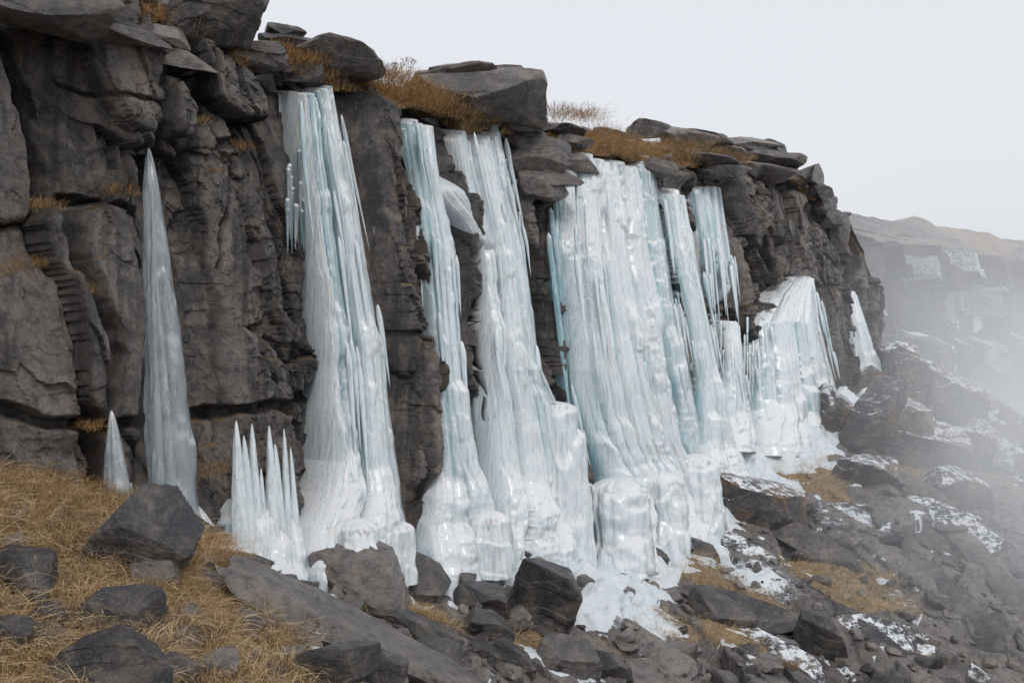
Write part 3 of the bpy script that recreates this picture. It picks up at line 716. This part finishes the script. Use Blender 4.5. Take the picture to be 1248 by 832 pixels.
for (x,y,r) in [(52,252,.16),(54,322,.12),(100,355,.18),(110,520,.12),(265,575,.25),(240,150,.15),(290,180,.15),(285,75,.2),(215,38,.25),(180,22,.25),(310,68,.2),(370,75,.3),(395,92,.25),(255,212,.08),(145,235,.15),(110,600,.3),(60,590,.3),(12,585,.3),(1115,470,.6),
                (465,92,.35),(480,100,.4),(500,106,.4),(515,118,.4),(530,120,.4),(545,130,.4),(560,135,.4),(580,142,.35),(700,180,.5),(730,165,.5),(760,175,.5),(790,185,.5),(830,190,.5),(720,172,.5),(770,185,.5),(745,180,.5),(870,190,.4),(850,182,.5),(810,180,.5),(900,196,.4),(230,42,.2),(340,60,.2),(355,72,.25),(685,140,.4),(715,142,.4)]:
    m=300 if r<.3 else 800
    c=wall_pt(x,y,.2);o_=rs.normal(0,1,(m,3))*r*np.array([.8,.5,.3])
    Pl.append(c+o_);Dl.append(o_+np.array([.4*r,-.6*r,0]));Ll.append(rs.uniform(.08,.26,m)*(.6+r*1.6))
blades('ledge_grass',np.concatenate(Pl),np.concatenate(Ll),np.concatenate(Dl)+rs.normal(0,.05,(sum(map(len,Pl)),3)),M_grass2,.009,52)
def shrub(x,y,off,h,seed):
    rs=random.Random(seed);b=Bag();c=wall_pt(x,y,off)
    def br(p,d,l,r,dep):
        q=p+d*l;P=np.array([p+(q-p)*t for t in np.linspace(0,1,5)])
        b.add(tube(P,np.linspace(r,r*.6,5),5,seed,rib=0,saw=0,tip_top=0),.2)
        if dep:
            for k in range(3):
                nd=d+np.array([rs.uniform(-.6,.6),rs.uniform(-.6,.6),rs.uniform(-.1,.3)]);nd/=np.linalg.norm(nd)
                br(q,nd,l*.7,r*.6,dep-1)
    for k in range(4):
        d0=np.array([rs.uniform(-.4,.4),rs.uniform(-.3,.3),1.]);br(c,d0/np.linalg.norm(d0),h*.4,.006,3)
    b.make('bare_shrub',M_bark)
t=NT('bark');t.bsdf(t.mix(t.noise(20),(.1,.07,.05),(.2,.15,.11)),.8);M_bark=t.m
for i,(x,y,o_,h) in enumerate([(497,92,-.6,.45),(484,96,-.6,.4)]): shrub(x,y,o_,h,i)
# ---------------------------------------------------------------- distant cliff across the valley
ds=np.linspace(0,150,900);dv=np.linspace(0,1,420)
S,V=np.meshgrid(ds,dv,indexing='ij')
crest=np.interp(S,[0,30,60,90,150],[21,20,18.5,15,10])+1.2*fbm(S*.08,0*S,0*S,4,5)
# cliff band broken into two tiers with a ledge, grassy shoulder above
prof_z=np.interp(V,[0,.2,.42,.47,.66,.7,.8,1],[-30,-14,-1,.5,9.5,10.5,12,0])
back=np.interp(V,[0,.2,.42,.47,.66,.7,.8,1],[-40,-9,-7,-2,0,5,8,30])
Zd=np.where(V<.8,prof_z+(crest-17)*sstep(.3,.7,V)*.6,0);zs=12+(crest-17)*.6;Zd=np.where(V>=.8,zs+(crest-zs)*sstep(.8,1,V),Zd)
Zd=Zd+1.0*fbm(S*.3,V*20,0*S,4,12)*sstep(.62,.7,V)+1.4*(_h(np.floor(S/4.3),0*S,0*S,9)-.5)*sstep(.5,.66,V)*(1-sstep(.7,.8,V))
f1,f2,dx,dy,r=worley(S/6+.15*Zd/3,Zd/8,5,5);g1,g2,gx,gy,q=worley(S/2.0,Zd/3.0,6,5)
cl=sstep(.15,.22,V)*(1-sstep(.64,.7,V))
dd=((r[0]-.5)*8+dx*(r[1]-.5)*8+(q[0]-.5)*3.4+gx*(q[1]-.5)*4)*(cl*.9+.1)+2*fbm(S*.1,Zd*.1,0*S,3,3)
crk=np.clip(1.2*np.exp(-(f2-f1)/.07)+.9*np.exp(-(g2-g1)/.09),0,1)*cl
dirx=np.array([.93,.37]);nin=np.array([-.37,.93])
X=38+S*dirx[0]+(back-dd)*nin[0];Y=118+S*dirx[1]+(back-dd)*nin[1]
X=X-20*dirx[0];Y=Y-20*dirx[1]
ledge=np.exp(-((V-.45)/.025)**2)
ice_d=(fbm(S*.9,Zd*.05,0*S,3,71)>.33)*cl*sstep(.2,.3,V)
mesh_obj('distant_cliff',np.stack([X,Y,Zd],-1),grid_faces(len(ds),len(dv)),M_ground,False,{'tone':np.clip(r[3]*.6+q[3]*.4,0,1)*.6*(1-crk)*(1-.6*cl),'grass':sstep(.68,.76,V)*(.5+.6*fbm(S*.15,V*8,0*S,3,9)),'snow':.3*(1-cl)-.1*cl+.6*ledge+.75*ice_d})
# ---------------------------------------------------------------- fog
t=NT('fog')
sep=t.node('ShaderNodeSeparateXYZ');t.L(t.co,sep.inputs[0])
def lin(a,b,c): return t.math('ADD',t.math('ADD',t.math('MULTIPLY',sep.outputs[0],a),t.math('MULTIPLY',sep.outputs[1],b)),c)
s_=lin(.578,.816,2.04*.578-20*.816);w_=lin(.816,-.578,2.04*.816+20*.578)
m1=t.math('MULTIPLY',t.mr(w_,1.2,8),t.mr(s_,6,24));m1=t.math('MULTIPLY',m1,t.mr(sep.outputs[2],-3,5,1,0))
nz=t.mr(t.noise(.14,3,.55),.36,.64,.15,1.8)
m1=t.math('MULTIPLY',m1,nz)
m2=t.math('MULTIPLY',t.mr(s_,42,66),t.mr(sep.outputs[2],0,36,1,0))
m2=t.math('MULTIPLY',m2,t.mr(sep.outputs[0],8,30))
m2=t.math('MULTIPLY',m2,t.mr(t.noise(.04,3,.5),.35,.65,.4,1.6))
lowd=t.mr(sep.outputs[2],-15,1,.022,0)
m2=t.math('ADD',t.math('MULTIPLY',m2,.006),t.math('MULTIPLY',lowd,t.mr(s_,42,60)))
den=t.math('ADD',t.math('MULTIPLY',m1,.075),m2)
ab=t.node('ShaderNodeVolumeAbsorption');ab.inputs['Color'].default_value=(0,0,0,1);t.L(den,ab.inputs['Density'])
em=t.node('ShaderNodeEmission');t.L(t.mix(t.mr(sep.outputs[2],-6,22),(.58,.60,.64),(.76,.78,.82)),em.inputs['Color']);t.L(den,em.inputs['Strength'])  # scattered skylight put in as the fog's own glow, brighter higher up
ad=t.node('ShaderNodeAddShader');t.L(ab.outputs[0],ad.inputs[0]);t.L(em.outputs[0],ad.inputs[1]);t.L(ad.outputs[0],t.out.inputs['Volume'])
t.m.cycles.volume_step_rate=2.5
lo=np.array([4,16,-33.]);hi=np.array([200,200,40.])
v=np.array([[ (lo,hi)[i][0],(lo,hi)[j][1],(lo,hi)[k][2]] for i in (0,1) for j in (0,1) for k in (0,1)])
f=np.array([[0,1,3,2],[4,6,7,5],[0,4,5,1],[2,3,7,6],[0,2,6,4],[1,5,7,3]])
mesh_obj('fog',v,f,t.m,False)
# ---------------------------------------------------------------- sky, sun, camera
el=math.radians(52)
w=bpy.data.worlds.new('World');sc.world=w;w.use_nodes=True;nt=w.node_tree;nt.nodes.clear()
sky=nt.nodes.new('ShaderNodeTexSky');sky.sky_type='NISHITA';sky.sun_disc=False;sky.sun_elevation=el;sky.sun_rotation=math.radians(160)
b1=nt.nodes.new('ShaderNodeBackground');b1.inputs[1].default_value=.012;nt.links.new(sky.outputs[0],b1.inputs[0])
b2=nt.nodes.new('ShaderNodeBackground');b2.inputs[0].default_value=(.76,.77,.80,1);b2.inputs[1].default_value=1.0
a=nt.nodes.new('ShaderNodeAddShader');nt.links.new(b1.outputs[0],a.inputs[0]);nt.links.new(b2.outputs[0],a.inputs[1])
wo=nt.nodes.new('ShaderNodeOutputWorld');nt.links.new(a.outputs[0],wo.inputs[0])
sun=bpy.data.lights.new('sun','SUN');sun.energy=1.1;sun.angle=math.radians(18);sun.color=(1,.97,.93)
so=bpy.data.objects.new('sun',sun);sc.collection.objects.link(so)
dv=Vector((math.sin(math.radians(160))*math.cos(el),math.cos(math.radians(160))*math.cos(el),math.sin(el)))
so.rotation_euler=dv.to_track_quat('Z','Y').to_euler()
cam=bpy.data.cameras.new('camera');cam.lens=35;cam.sensor_width=36;cam.clip_end=5000;cam.clip_start=.1
co=bpy.data.objects.new('camera',cam);sc.collection.objects.link(co);co.rotation_euler=(math.radians(90),0,0);sc.camera=co
sc.view_settings.view_transform='Standard';sc.view_settings.look='None';sc.view_settings.exposure=0
